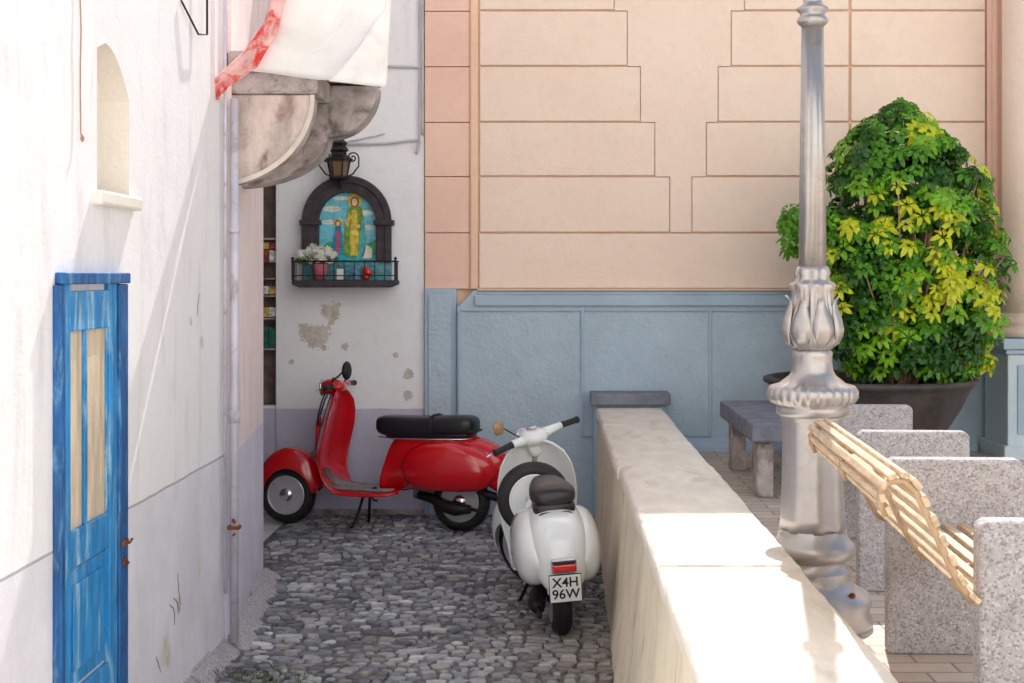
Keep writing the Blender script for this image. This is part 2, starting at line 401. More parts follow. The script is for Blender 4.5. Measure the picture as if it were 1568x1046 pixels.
cg.obj('cables',M_cable,cb,smooth=True)

# ---------------------------------------------------------------- shrine
sh=empty('madonna_shrine')
cx=-1.475; spring=2.20
def archband(ri_,ro,y0,y1,zb,ell=1.0,n=28):
    g=G(); pts=[]
    for i in range(n+1):
        a=math.pi*i/n; pts.append((math.cos(a),math.sin(a)))
    vs=[];fs=[]
    out=[(cx+ro,zb)]+[(cx+ro*c,spring+ro*s*ell) for c,s in pts]+[(cx-ro,zb)]
    inn=[(cx+ri_,zb)]+[(cx+ri_*c,spring+ri_*s*ell) for c,s in pts]+[(cx-ri_,zb)]
    m=len(out)
    for y in (y0,y1):
        vs+=[(x,y,z) for x,z in out]+[(x,y,z) for x,z in inn]
    for i in range(m-1):
        fs.append((i,i+1,m+i+1,m+i)); fs.append((2*m+i,2*m+i+1,3*m+i+1,3*m+i))
        fs.append((i,i+1,2*m+i+1,2*m+i)); fs.append((m+i,m+i+1,3*m+i+1,3*m+i))
    fs.append((0,m,3*m,2*m)); fs.append((m-1,2*m-1,4*m-1,3*m-1))
    return g.add(vs,fs)
archband(0.215,0.325,10.60,10.679,1.90,1.03).obj('stone_arch',M_lava,sh,bevel=0.008)
archband(0.285,0.335,10.585,10.599,1.90,1.03).obj('arch_outer_fillet',M_lava,sh,bevel=0.004)
im=G()
for s in (-1,1): im.box(cx+s*0.275-0.075,cx+s*0.275+0.075,10.57,10.678,2.175,2.215)
im.obj('imposts',M_lava,sh,bevel=0.008)
def disc(cx_,cz,rx,rz,n=18): return [(cx_+rx*math.cos(2*math.pi*i/n),cz+rz*math.sin(2*math.pi*i/n)) for i in range(n)]
def glz(n,c,v=0.15): return mat('glaze_'+n,c,0.2,var=v,scale=25)
til=G(); gm=[glz('sky',(120,210,230),.2),glz('cloud',(230,240,228)),glz('hill',(64,166,116),.3),glz('green',(130,168,64),.4),glz('gold',(236,204,84),.35),glz('skin',(244,206,168)),glz('hair',(96,60,40)),glz('blue',(60,140,204),.35),glz('white',(236,232,220)),glz('red',(206,90,90)),glz('teal',(50,180,200),.3)]
arch=[(cx+0.216,1.90)]+[(cx+0.216*math.cos(math.pi*i/20),spring+0.222*math.sin(math.pi*i/20)) for i in range(21)]+[(cx-0.216,1.90)]
Y=10.672
til.prism(arch,Y,10.679,0)
def put(poly,lv,mi): til.prism(poly,Y-0.0015*lv,Y-0.0015*lv+0.001,mi)
for (a,b,c_,d_) in ((-.12,2.30,.07,.022),(.13,2.27,.06,.02),(-.15,2.2,.05,.018),(.14,2.16,.06,.02),(-.05,2.38,.06,.015)): put(disc(cx+a,b,c_,d_),1,1)
put([(cx-.213,2.0),(cx-.14,2.06),(cx-.05,2.03),(cx+.06,2.07),(cx+.15,2.04),(cx+.213,2.07),(cx+.213,1.92),(cx-.213,1.92)],2,2)
put([(cx-.213,1.905),(cx+.213,1.905),(cx+.213,1.955),(cx+.1,1.965),(cx-.1,1.95),(cx-.213,1.97)],3,10)
f0=cx+0.05
put(disc(f0,2.365,0.052,0.056),3,4)
put([(f0-.06,1.94),(f0-.085,2.05),(f0-.07,2.2),(f0-.05,2.30),(f0-.02,2.33),(f0+.02,2.33),(f0+.055,2.30),(f0+.075,2.2),(f0+.09,2.05),(f0+.065,1.94)],4,3)
put([(f0-.03,1.95),(f0-.035,2.1),(f0-.02,2.29),(f0+.015,2.29),(f0+.03,2.1),(f0+.02,1.95)],5,4)
put([(f0+.03,1.95),(f0+.045,2.1),(f0+.055,2.26),(f0+.07,2.2),(f0+.082,2.05),(f0+.06,1.95)],5,10)
put(disc(f0,2.352,0.032,0.038),5,6); put(disc(f0,2.350,0.022,0.030),6,5)
put([(f0-.075,2.2),(f0-.04,2.27),(f0-.02,2.24),(f0-.05,2.16)],6,4)
put(disc(f0-.055,2.19,0.014,0.014),7,5); put(disc(f0+.03,2.17,0.014,0.014),7,5)
c0=cx-0.075
put(disc(c0,2.195,0.034,0.034),3,4)
put([(c0-.03,1.96),(c0-.035,2.08),(c0-.02,2.17),(c0+.02,2.17),(c0+.035,2.08),(c0+.03,1.96)],4,7)
put([(c0-.012,1.97),(c0-.012,2.14),(c0+.012,2.14),(c0+.012,1.97)],5,9)
put(disc(c0,2.192,0.022,0.026),5,6); put(disc(c0,2.189,0.015,0.02),6,5)
put([(cx+.10,1.93),(cx+.10,2.0),(cx+.14,2.03),(cx+.18,2.0),(cx+.18,1.93)],4,8)
til.obj('tile_picture',gm,sh)
tl=G()
for i in range(1,4): tl.box(cx-.215+.1075*i-.0009,cx-.215+.1075*i+.0009,Y-.0125,Y-.0119,1.905,2.37)
for z in (2.0,2.1,2.2,2.3): tl.box(cx-.21,cx+.21,Y-.0135,Y-.0129,z-.0009,z+.0009)
tl.obj('tile_joints',mat('tile_joint',(150,150,130),0.8),sh)
G().prism([(cx-.385,1.765),(cx+.385,1.765),(cx+.385,1.735),(cx+.33,1.712),(cx-.33,1.712),(cx-.385,1.735)],10.44,10.679).obj('shelf',M_lava,sh,bevel=0.008)
G().box(cx-.33,cx+.33,10.60,10.679,1.767,1.898).obj('altar_back',mat('tile_band',(84,150,160),0.3,var=.5,scale=25),sh)
rl=G()
for x in [cx-.375+i*0.075 for i in range(11)]: rl.tube([(x,10.455,1.765),(x,10.455,1.905)],0.004,6)
for s in (-1,1):
    rl.tube([(cx+s*.378,10.455,1.765),(cx+s*.378,10.455,1.915)],0.009,8); rl.lathe([(0.001,-.014),(0.014,0),(0.001,.014)],8,c=(cx+s*.378,10.455,1.925))
    for y in (10.53,10.6): rl.tube([(cx+s*.378,y,1.765),(cx+s*.378,y,1.905)],0.004,6)
    rl.tube([(cx+s*.378,10.455,1.905),(cx+s*.378,10.67,1.905)],0.006,8)
rl.tube([(cx-.378,10.455,1.905),(cx+.378,10.455,1.905)],0.006,8).tube([(cx-.378,10.455,1.80),(cx+.378,10.455,1.80)],0.004,8)
rl.obj('railing',M_iron,sh)
G().lathe([(0.04,0),(0.055,.08),(0.06,.10),(0.064,.12),(0.05,.12)],20,c=(cx-.19,10.54,1.767)).obj('flower_pot',mat('pink_pot',(200,110,124),0.5),sh,smooth=True)
fl=G()
for i in range(190):
    a=random.uniform(0,6.28); r=random.uniform(0,1)**.5
    p=Vector((cx-.21+r*.15*math.cos(a),10.53+r*.07*math.sin(a),1.90+random.uniform(0,.14)*(1.1-r*.6)))
    w=p.z>1.955-random.uniform(0,.05) or random.random()<.2
    n=5
    sz=random.uniform(.012,.022); rot=Matrix.Rotation(random.uniform(-.9,.9),3,'X')@Matrix.Rotation(random.uniform(0,6),3,'Y')
    for k in range(n):
        t=2*math.pi*k/n
        q=[Vector((0,0,0)),Vector((math.cos(t-.45)*sz*.8,-.003,math.sin(t-.45)*sz*.8)),Vector((math.cos(t)*sz*1.2,0.002,math.sin(t)*sz*1.2)),Vector((math.cos(t+.45)*sz*.8,-.003,math.sin(t+.45)*sz*.8))]
        fl.add([p+rot@v for v in q],[(0,1,2,3)],0 if w else 1)
fl.obj('flowers',[mat('petal_white',(246,242,234),0.6),mat('pot_leaf',(80,116,60),0.6,var=.4)],sh)
vt=G().lathe([(0.02,0),(0.028,.02),(0.028,.07),(0.02,.09),(0.012,.10)],16,c=(cx+.15,10.53,1.767),mi=0)
vt.box(cx+.05,cx+.11,10.5,10.51,1.77,1.87,1).box(cx-.06,cx-.01,10.5,10.51,1.77,1.85,2)
vt.ell((cx+.17,10.52,1.82),(.03,.03,.03),12,8,0)
vt.obj('votives',[M_lens,mat('card_blue',(90,140,170),.4,var=.6,scale=40),M_plate],sh)
lz=2.61; lc=(cx-.045,10.50,lz)
lt=G()
lt.lathe([(0.045,-.11),(0.075,-.09),(0.07,-.075)],6,c=lc)
for k in range(6):
    a=2*math.pi*k/6; lt.tube([(lc[0]+.06*math.cos(a),lc[1]+.06*math.sin(a),lz-.08),(lc[0]+.085*math.cos(a),lc[1]+.085*math.sin(a),lz+.04)],.006,6)
lt.lathe([(0.10,.035),(0.105,.05),(0.06,.08),(0.055,.10),(0.075,.115),(0.05,.15),(0.065,.165),(0.03,.20),(0.001,.22)],6,c=lc)
lt.tube([(lc[0],10.68,lz-.14),(lc[0],10.56,lz-.15),(lc[0],10.50,lz-.11)],.01,8)
for s in (-1,1):
    pts=[]
    for i in range(22):
        a=i*.42; r=.045*(1-i/26); pts.append((lc[0]+s*(.11+r*math.cos(a)-.01),10.52,lz+.06+r*math.sin(a)))
    lt.tube([(lc[0]+s*.03,10.52,lz-.09),(lc[0]+s*.10,10.52,lz-.06),(lc[0]+s*.145,10.52,lz+.0)]+pts,.006,6)
lt.obj('lantern',M_iron,sh)
gg=G().lathe([(0.055,-.075),(0.078,.035)],6,c=lc); gg.obj('lantern_glass',mat('amber_glass',(120,96,70),0.15),sh)

# ---------------------------------------------------------------- left house
lh=empty('plaster_house')
ny0,ny1,nz0,nz1=4.86,5.24,2.09,2.46
def niche_wall():
    xs=-1.53; g=G()
    arcpts=[(ny0,nz0),(ny0,nz1+.12)]+[(ny0+(ny1-ny0)*(0.25+.75*i/8), nz1+.15-0.17*(i/8)**2) for i in range(9)]+[(ny1,nz0)]
    top=[(y,z) for y,z in arcpts[1:-1]]
    def face(poly): g.add([(xs,y,z) for y,z in poly],[tuple(range(len(poly)))])
    face([(-2,-.1),(6.8,-.1),(6.8,nz0),(-2,nz0)])
    face([(-2,nz0),(ny0,nz0),(ny0,top[0][1]),(ny0,H),(-2,H)])
    face([(ny1,nz0),(6.8,nz0),(6.8,H),(ny1,H),(ny1,top[-1][1])])
    face([(ny0,H)]+top[::1]+[(ny1,H)])
    o=g.obj('front_wall',M_left,lh)
    n2=G(); m=len(arcpts)
    n2.add([(xs,y,z) for y,z in arcpts]+[(xs-.10,y,z) for y,z in arcpts],[(i,(i+1)%m,m+(i+1)%m,m+i) for i in range(m)]+[tuple(m+i for i in range(m))])
    n2.obj('niche',M_niche,lh)
    G().box(xs-.02,xs+.035,ny0-.05,ny1+.06,nz0-.05,nz0+.0).obj('niche_sill',M_niche,lh,bevel=.01)
niche_wall()
G().prism([(-1.50,6.80),(-1.68,8.50),(-6,8.50),(-6,6.80)],-0.1,H,ax='z').obj('set_forward_wall',M_left2,lh,bevel=.015)
G().box(-6,-1.75,-2,6.79,-0.1,H).obj('core',M_left,lh)
bs=G(); y=4.7
while y<8.4:
    w=random.uniform(.25,.45); xw=-1.53 if y<6.7 else -1.50-(y-6.8)*.106
    bs.prism([(xw-.02,0),(xw+random.uniform(.07,.11),0),(xw+.05,random.uniform(.03,.05)),(xw-.02,random.uniform(.07,.12))],y,min(y+w-.01,8.45)); y+=w
bs.obj('footing_stones',M_conc,lh,bevel=.012)
ck=G()
for (y0,z0,dy,dz,n) in ((5.80,.46,.014,-.022,5),(5.86,.47,.022,-.018,4),(5.93,.56,.008,-.024,5),(5.60,.30,.02,-.02,5),(6.30,1.72,-.01,-.03,4)):
    p=[(-1.5295,y0,z0)]
    for i in range(n): p.append((-1.5295,p[-1][1]+dy+random.uniform(-.022,.022),p[-1][2]+dz+random.uniform(-.012,.012)))
    ck.tube(p,[.001+.002*math.sin(math.pi*min(1,(i+.6)/(n+1))) for i in range(len(p))],5)
ck.obj('plaster_cracks',mat('crack_shadowed_plaster',(140,132,130),.95),lh)
dp=empty('drain_pipe')
G().tube([(-1.475,6.76,0.06),(-1.475,6.76,2.64)],.02,14).tube([(-1.475,6.76,1.1),(-1.475,6.76,1.16)],.025,14).tube([(-1.475,6.76,2.0),(-1.475,6.76,2.03)],.024,14).tube([(-1.505,6.70,.3),(-1.505,6.70,6)],.008,8).obj('pipe',M_pipe,dp,smooth=True)
G().box(-1.505,-1.447,6.735,6.785,.595,.612).tube([(-1.475,6.74,.64),(-1.465,6.715,.635)],.009,8).tube([(-1.475,6.74,.57),(-1.462,6.71,.58)],.006,8).obj('clamp',M_rust,dp,bevel=.004)
hw=empty('hanging_wire')
G().tube(wob((-1.52,4.66,3.4),(-1.52,4.66,2.27),10,.004)+[(-1.515,4.66,2.24)],.0025,6).ell((-1.515,4.66,2.25),(.006,.008,.013),8,6).obj('wire',mat('old_wire',(176,136,120),.7),hw)
ab=empty('wall_bracket')
G().tube([(-1.52,5.95,2.95),(-1.50,6.16,2.845),(-1.50,6.32,2.87),(-1.50,6.32,3.3)],.005,6).obj('rod',M_iron,ab)

# door
dr=empty('blue_door')
X=-1.53; a0,a1=4.46,5.12
f=G()
f.box(X,X+.022,a0,a0+.07,0,1.79).box(X,X+.022,a1-.18,a1-.10,0,1.79)
for z0,z1 in ((1.62,1.75),(.86,.98),(.38,.46),(0.0,.16)): f.box(X,X+.020,a0+.07,a1-.18,z0,z1)
f.obj('stiles_rails',M_door,dr,bevel=.005)
f=G().box(X+.0,X+.032,a1-.098,a1,0,1.77).box(X,X+.038,a0-.02,a1+.01,1.772,1.81)
f.box(X,X+.03,a0-.04,a0-.003,0,1.77)
f.obj('frame',M_doord,dr,bevel=.005)
G().box(X+.0,X+.006,a0+.07,a1-.18,.98,1.62).obj('upper_board',M_doorw,dr)
ud=G().box(X+.006,X+.017,a0+.22,a0+.25,.98,1.62).box(X+.006,X+.014,a0+.07,a0+.085,.98,1.62).box(X+.006,X+.014,a1-.195,a1-.18,.98,1.62)
ud.obj('glazing_bars',M_door,dr,bevel=.003)
lp=G()
for z0,z1 in ((.47,.85),(.17,.37)):
    lp.box(X,X+.007,a0+.07,a1-.18,z0,z1); lp.box(X+.007,X+.014,a0+.12,a1-.23,z0+.05,z1-.05)
lp.obj('lower_panels',M_door,dr,bevel=.004)
G().box(X+.033,X+.042,a1-.09,a1-.03,.84,.86).tube([(X+.042,a1-.06,.85),(X+.054,a1-.065,.85),(X+.054,a1-.03,.858)],.005,8).tube([(X+.033,a1-.05,.78),(X+.048,a1-.05,.775)],.007,8).lathe([(.018,0),(.018,.006)],10,c=(X+.033,a1-.05,.78),axis='x').obj('latch',M_rust,dr,bevel=.002)

# ---------------------------------------------------------------- balcony with corbels + cloth
bc=empty('stone_balcony')
def arc(x0,z0,x1,z1,n=14):
    return [(x0+(x1-x0)*math.sin(math.pi/2*i/n), z0+(z1-z0)*(1-math.cos(math.pi/2*i/n))) for i in range(n+1)]
G().prism(arc(-1.60,2.235,-1.12,2.66)+[(-1.12,2.67),(-1.60,2.67)],6.84,7.02).obj('corbel',M_stone_rust,bc,bevel=.01)
G().prism(arc(-1.60,2.225,-1.105,2.655)+[(-1.105,2.668),(-1.125,2.668)]+[(x-.02,z+.012) for x,z in arc(-1.58,2.235,-1.105,2.65)[::-1]],6.828,6.839).obj('corbel_lip',mat('pale_arris',(226,216,206),.85,bump=.4),bc)
G().prism(arc(-1.62,2.25,-1.11,2.505)+arc(-1.105,2.505,-.855,2.77)[1:]+[(-1.62,2.77)],7.25,7.45).obj('corbel_double',M_stone,bc,bevel=.01)
G().box(-1.62,-1.09,6.83,7.24,2.672,2.78).obj('bearing_stone',M_stone,bc,bevel=.015)
G().box(-1.66,-.86,6.80,7.50,2.785,2.88).obj('slab',M_stone,bc,bevel=.015)
M_cloth=mat('awning_canvas',(246,244,242),0.85,var=.05,scale=3,bump=.2,dirt=(214,210,208),dirtamt=.5,dscale=2.5)
M_clothr=mat('red_trim',(240,190,186),0.8,var=.2,scale=6,dirt=(218,62,54),dirtamt=1.0,dscale=9,thr=.42)
cl=empty('canvas_awning')
def sheet(L,Rr,nu,nv,amp,fr,y0,seed=0):
    def lp_(P,t):
        t*=len(P)-1; i=min(int(t),len(P)-2); u=t-i; return Vector((P[i][0]*(1-u)+P[i+1][0]*u,P[i][1]*(1-u)+P[i+1][1]*u))
    vs=[];fs=[]
    for j in range(nv+1):
        a=lp_(L,j/nv); b=lp_(Rr,j/nv)
        for i in range(nu+1):
            p=a.lerp(b,i/nu); yy=y0+amp*math.sin(fr*i/nu*6.28+j*.12+seed)*(0.4+.6*j/nv)+.03*noise.noise(Vector((p.x*5,p.y*5,seed)))
            vs.append((p.x,yy,p.y))
    for j in range(nv):
        for i in range(nu): k=j*(nu+1)+i; fs.append((k,k+1,k+nu+2,k+nu+1))
    return vs,fs
v,f_=sheet([(-1.05,3.9),(-1.21,3.2),(-1.26,3.05),(-1.40,2.76)],[(-.70,3.9),(-.725,3.3),(-.73,3.0),(-.745,2.69)],36,30,.03,1.6,6.68)
o=mkobj('canvas',v,f_,M_cloth,cl,smooth=True,solid=.004)
v,f_=sheet([(-.70,3.6),(-.735,3.05),(-.86,2.86),(-1.00,2.70)],[(-.66,3.6),(-.715,3.05),(-.725,2.85),(-.735,2.675)],12,20,.012,.7,6.59,2)
mkobj('canvas_fold',v,f_,M_cloth,cl,smooth=True,solid=.004)
v,f_=sheet([(-1.14,3.8),(-1.275,3.1),(-1.30,2.98),(-1.395,2.84),(-1.555,2.69),(-1.545,2.62)],[(-1.07,3.8),(-1.205,3.1),(-1.24,2.94),(-1.335,2.77),(-1.47,2.68),(-1.51,2.62)],8,30,.03,.9,6.60,1)
mkobj('red_edging',v,f_,M_clothr,cl,smooth=True,solid=.004)

# ---------------------------------------------------------------- terrace + low wall
te=empty('raised_terrace')
def brickmat():
    m=bpy.data.materials.new('terrace_paving'); t=NT(m)
    pos=t.n('ShaderNodeNewGeometry').outputs['Position']
    br=t.n('ShaderNodeTexBrick'); br.inputs['Scale'].default_value=2.2; br.inputs['Mortar Size'].default_value=.012
    br.inputs['Color1'].default_value=(*lin((220,206,190)),1); br.inputs['Color2'].default_value=(*lin((202,186,172)),1); br.inputs['Mortar'].default_value=(*lin((150,138,130)),1)
    t.l(pos,br.inputs['Vector']); c=t.mix(t.math('MULTIPLY',t.ramp(t.noise(9,5,.6,pos),.35,.7),.3),br.outputs['Color'],lin((170,158,150)))
    t.l(c,t.b.inputs['Base Color']); t.b.inputs['Roughness'].default_value=.7
    bp=t.n('ShaderNodeBump'); bp.inputs['Strength'].default_value=.3; bp.inputs['Distance'].default_value=.01
    t.l(t.noise(40,4,.6,pos),bp.inputs['Height']); t.l(bp.outputs[0],t.b.inputs['Normal']); return m
G().box(.79,14,-4,10.59,-.1,.5).obj('terrace_floor',brickmat(),te)
lw=empty('low_stone_wall')
def wallbody():
    g=G(); ys=[1.0+i*.15 for i in range(64)]; vs=[];fs=[]
    ys=[y for y in ys if y<10.3]+[10.36]
    for y in ys:
        t=min(1,max(0,(y-6)/4)); bx=.30+.07*t
        nn=.014*noise.noise(Vector((y*3,0,0))); n3=.008*noise.noise(Vector((y*5,7,0)))
        vs+=[(bx+nn,y,-.02),(.345+nn*.5+n3+.03*t,y,.3),(.375+n3+.01*t,y,.55),(.395+n3*.5,y,.77),(.775,y,.77),(.775,y,-.02)]
    n=6
    for i in range(len(ys)-1):
        for k in range(n): fs.append((i*n+k,i*n+(k+1)%n,(i+1)*n+(k+1)%n,(i+1)*n+k))
    fs.append(tuple(range(n))); fs.append(tuple((len(ys)-1)*n+k for k in range(n)))
    g.add(vs,fs).obj('wall_body',M_lowwall,lw)
wallbody()
cp=G(); y=1.0
def capstone(x0,x1,y0,y1,z0,z1):
    # cap stone with slightly chipped, uneven long edges
    m=max(3,int((y1-y0)/.09)); vs=[];fs=[]
    for i in range(m+1):
        yy=y0+(y1-y0)*i/m; e1=random.uniform(-.004,.003); e2=random.uniform(-.003,.004)
        if random.random()<.07: e1+=.010
        vs+=[(x0+e1*.5,yy,z0),(x0+e1,yy,z1-.014),(x0+.012+e1*1.4,yy,z1+random.uniform(-.002,.001)),(x1-.012+e2,yy,z1+random.uniform(-.002,.001)),(x1+e2,yy,z1-.012),(x1,yy,z0)]
    n=6
    for i in range(m):
        for k in range(n): fs.append((i*n+k,i*n+(k+1)%n,(i+1)*n+(k+1)%n,(i+1)*n+k))
    fs.append(tuple(range(n))); fs.append(tuple(m*n+k for k in range(n)))
    cp.add(vs,fs)
for L in (1.25,1.3,1.16,1.45,1.02,1.1,.95,1.2):
    jx=random.uniform(-.007,.007); jz=random.uniform(-.004,.003)
    if y+L>10.36: L=10.36-y
    if L<=0: break
    capstone(.372+jx,.846+jx,y,y+L-.008,.772,.84+jz); y+=L
autosmooth(cp.obj('cap_stones',M_cap,lw),50)
G().box(.335,.915,10.30,10.565,.86,.945).obj('end_slab',M_slate,lw,bevel=.008)
G().box(.36,.885,10.37,10.562,0,.858).obj('end_pier',M_blue2,lw,bevel=.008)

# ---------------------------------------------------------------- lamp post
lp=empty('street_lamp',(1.002,5.32,.5))
k=1/408
def zz(y): return 1.3-(y-422)*k
P=[(0,960),(90,960),(90,945),(85,930),(89,918),(85,905),(64,893),(56,882),(58,870),(50,862),(50,856),(61,848),(65,838),(61,828),(53,820),(51,808)]
g=G().lathe([(r*k,zz(y)) for r,y in P],64)
autosmooth(g.obj('base_flange',M_silver,lp,smooth=True),50)
g=G().lathe([(r*k,zz(y)) for r,y in [(51,810),(48,790),(46,740),(45,680),(45,645),(47,640),(49,634)]],64,flute=lambda t,h,i:1+.02*math.cos(8*t))
g.obj('pedestal_drum',M_silver,lp,smooth=True)
g=G().lathe([(r*k,zz(y)) for r,y in [(49,636),(55,632),(55,624),(53,620),(63,615),(68,607),(68,598),(63,590),(50,586),(43,580),(35,574),(31,566),(29,550),(30,545),(30,538),(25,534)]],144,
   flute=lambda t,h,i:1+(.05*abs(math.cos(14*t)) -.03 if i in(4,5,6,7) else 0))
g.obj('collar',M_silver,lp,smooth=True)
def leaf(t,h,i):
    y=422+(1.3-h)/k
    w=max(0,min(1,(535-y)/20))*max(0,min(1,(y-440)/15))
    return 1+w*(.10*abs(math.cos(4*t))-.05+.03*math.cos(24*t)) + (.06*math.cos(8*t) if y<445 else 0)
prof=[(26,536),(33,530),(39,524),(43,514),(44,504),(42,494),(38,484),(34,474),(31,464),(30,454),(31,446),(34,438),(33,434),(26,431),(24,424),(26,418),(24,412),(21,408)]
G().lathe([(r*k,zz(y)) for r,y in prof],144,flute=leaf).obj('acanthus_bulb',M_silver,lp,smooth=True)
G().lathe([(20.5*k,zz(409)),(16.5*k,zz(40))],128,flute=lambda t,h,i:1+.07*(abs(math.cos(4*t))-.5)).obj('fluted_shaft',M_silver,lp,smooth=True)
G().lathe([(r*k,zz(y)) for r,y in [(17,42),(22,38),(24,34),(22,29),(19,26),(19,22),(24,18),(24,14),(17,10),(14,4),(15,-4),(18,-14),(15,-24),(13,-300),(30,-320),(30,-330),(4,-340)]],40).obj('upper_finial',M_silver,lp,smooth=True)
bo=G()
for a in (.6,2.2,3.9,5.4):
    bo.lathe([(.012,0),(.012,.012),(.004,.016)],6,c=(.185*math.cos(a),.185*math.sin(a),zz(900)))
bo.obj('bolts',M_rust,lp)
lf=G()
for q in range(8):
    a=2*math.pi*q/8+.2
    rr=[(30,528),(40,522),(46,510),(47,500),(44,486),(39,474),(36,464),(38,456),(42,452)]
    ww=[3,8,13,15,14,11,8,5,2]
    vs=[];fs=[]
    for (r,y),w in zip(rr,ww):
        for s_ in (-1,-.5,0,.5,1):
            da=s_*w/40; r2=(r+1.5-abs(s_)*2.0+(1 if s_==0 else 0))*k
            vs.append((r2*math.cos(a+da),r2*math.sin(a+da),zz(y+abs(s_)*4)))
    for i in range(len(rr)-1):
        for j in range(4): kk=i*5+j; fs.append((kk,kk+1,kk+6,kk+5))
    lf.add(vs,fs)
lf.obj('acanthus_leaves',M_silver,lp,smooth=True,solid=.003)

# ---------------------------------------------------------------- slatted benches
def slat_bench(p0,p1,nm='park_bench'):
    e=empty(nm,(p0[0],p0[1],.5)); dx,dy=p1[0]-p0[0],p1[1]-p0[1]; L=math.hypot(dx,dy)
    e.rotation_euler=(0,0,math.atan2(dy,dx)-math.pi/2)
    T=.085
    for nm_,yy in (('concrete_end_near',0),('concrete_end_far',L)):
        G().prism([(0,0),(.46,0),(.46,.655),(.44,.67),(.02,.67),(0,.655)],yy,yy+T).obj(nm_,M_conc,e,bevel=.012,seg=3)
    prof=[(-.235,.70),(-.252,.732),(-.250,.765),(-.227,.787),(-.195,.790),(-.165,.768),(-.143,.725),(-.120,.675),(-.098,.625),(-.075,.575),(-.050,.525),(-.018,.478),(.03,.452),(.085,.445),(.14,.443),(.195,.443),(.25,.444),(.305,.446),(.36,.45),(.41,.445)]
    sl=G()
    for i,(x,z) in enumerate(prof):
        a=prof[max(i-1,0)]; b=prof[min(i+1,len(prof)-1)]; t=math.atan2(b[1]-a[1],b[0]-a[0])
        M=Matrix.Translation((x,0,z))@Matrix.Rotation(-t,4,'Y')
        w=.0115 if i<5 else .016
        sl.box(-w,w,-.03 if i<12 else T,L+.0+T+(.03 if i<12 else -T),-.008,.008,0,M)
    sl.obj('slats',M_slat,e,bevel=.004)
    br=G()
    for yy in (-.01,L/2,L+.05):
        br.tube([(x+(.012 if i>11 else -.004),yy,z-.014) for i,(x,z) in enumerate(prof) if yy>0 or i<12],.010,8)
    br.tube([(.1,.05,.40),(.1,L,.40)],.015,8).tube([(.35,.05,.40),(.35,L,.40)],.015,8).tube([(-.05,.1,.50),(.05,.1,.42)],.012,8)
    br.obj('steel_frame',M_slatm,e,smooth=True)
    return e
slat_bench((1.115,3.64),(1.18,4.88))
b2=empty('park_bench.001',(1.29,5.84,.5)); b2.rotation_euler=(0,0,-R(3.5))
for nm_,yy in (('concrete_end_near',0),('concrete_end_far',1.18)):
    G().prism([(0,0),(.45,0),(.45,.645),(.43,.66),(.02,.66),(0,.645)],yy,yy+.085).obj(nm_,M_conc,b2,bevel=.012,seg=3)
s2=G()
for i in range(8): s2.box(.03+i*.052,.07+i*.052,.085,1.18,.43,.45)
s2.obj('seat_slats',M_slat,b2,bevel=.004)
s2=G().tube([(.1,0.05,.40),(.1,1.2,.40)],.015,8).tube([(.35,.05,.40),(.35,1.2,.40)],.015,8); s2.obj('steel_frame',M_slatm,b2)
sbn=empty('stone_bench')
G().box(1.20,1.75,8.25,9.75,.83,.945).obj('slab',M_slate,sbn,bevel=.015)
G().box(1.24,1.34,8.32,8.50,.5,.828).box(1.60,1.70,8.32,8.50,.5,.828).box(1.24,1.34,9.45,9.6,.5,.828).box(1.60,1.70,9.45,9.6,.5,.828).obj('legs',M_stone,sbn,bevel=.015)

# ---------------------------------------------------------------- shrub in a bowl
pt=empty('potted_shrub',(2.22,9.72,.5))
G().lathe([(.30,0),(.33,.02),(.40,.10),(.50,.24),(.60,.40),(.67,.54),(.69,.56),(.72,.575),(.72,.60),(.69,.61),(.655,.605),(.64,.56),(.0,.55)],56).obj('bowl_planter',M_pot,pt,smooth=True)
prof=[(1.08,.34),(1.20,.52),(1.45,.63),(1.81,.675),(2.15,.65),(2.4,.58),(2.60,.48),(2.75,.36),(2.87,.22),(2.96,.06)]
def rad(z):
    for (a,ra),(b,rb) in zip(prof,prof[1:]):
        if a<=z<=b: return ra+(rb-ra)*(z-a)/(b-a)
    return 0
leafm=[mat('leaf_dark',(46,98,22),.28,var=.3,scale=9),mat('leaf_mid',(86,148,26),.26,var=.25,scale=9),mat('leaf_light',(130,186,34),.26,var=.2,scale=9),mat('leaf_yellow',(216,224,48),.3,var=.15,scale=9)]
for m in leafm:
    b=m.node_tree.nodes['Principled BSDF']
    tr_=m.node_tree.nodes.new('ShaderNodeBsdfTranslucent'); mx=m.node_tree.nodes.new('ShaderNodeMixShader'); mx.inputs[0].default_value=.3
    src=b.inputs['Base Color'].links[0].from_socket; m.node_tree.links.new(src,tr_.inputs[0])
    out=m.node_tree.nodes['Material Output']; m.node_tree.links.new(b.outputs[0],mx.inputs[1]); m.node_tree.links.new(tr_.outputs[0],mx.inputs[2]); m.node_tree.links.new(mx.outputs[0],out.inputs[0])
lg=G(); stems=G()
def rosette(c,nrm,size,mi):
    n=random.randint(6,9); nrm=nrm.normalized()
    a=nrm.cross(Vector((0.3,0.2,1))).normalized(); b=nrm.cross(a)
    t0=random.uniform(0,6)
    for k in range(n):
        t=t0+2*math.pi*k/n+random.uniform(-.15,.15); L=size*random.uniform(.75,1.1); W=L*.22
        d=a*math.cos(t)+b*math.sin(t); s=nrm.cross(d)
        dr=random.uniform(.1,.45)
        p0=c+d*.012; p1=c+d*L*.5+nrm*L*.06; p2=c+d*L-nrm*L*dr
        p3=c+d*L*.8-nrm*L*dr*.5
        q=[p0,p1+s*W+nrm*.006,p1-nrm*.0,p1-s*W+nrm*.006,p3+s*W*.75,p3,p3-s*W*.75,p2]
        lg.add(q,[(0,1,2),(0,2,3),(1,4,5,2),(2,5,6,3),(4,7,5),(5,7,6)],mi)
CX=.24
cnt=0
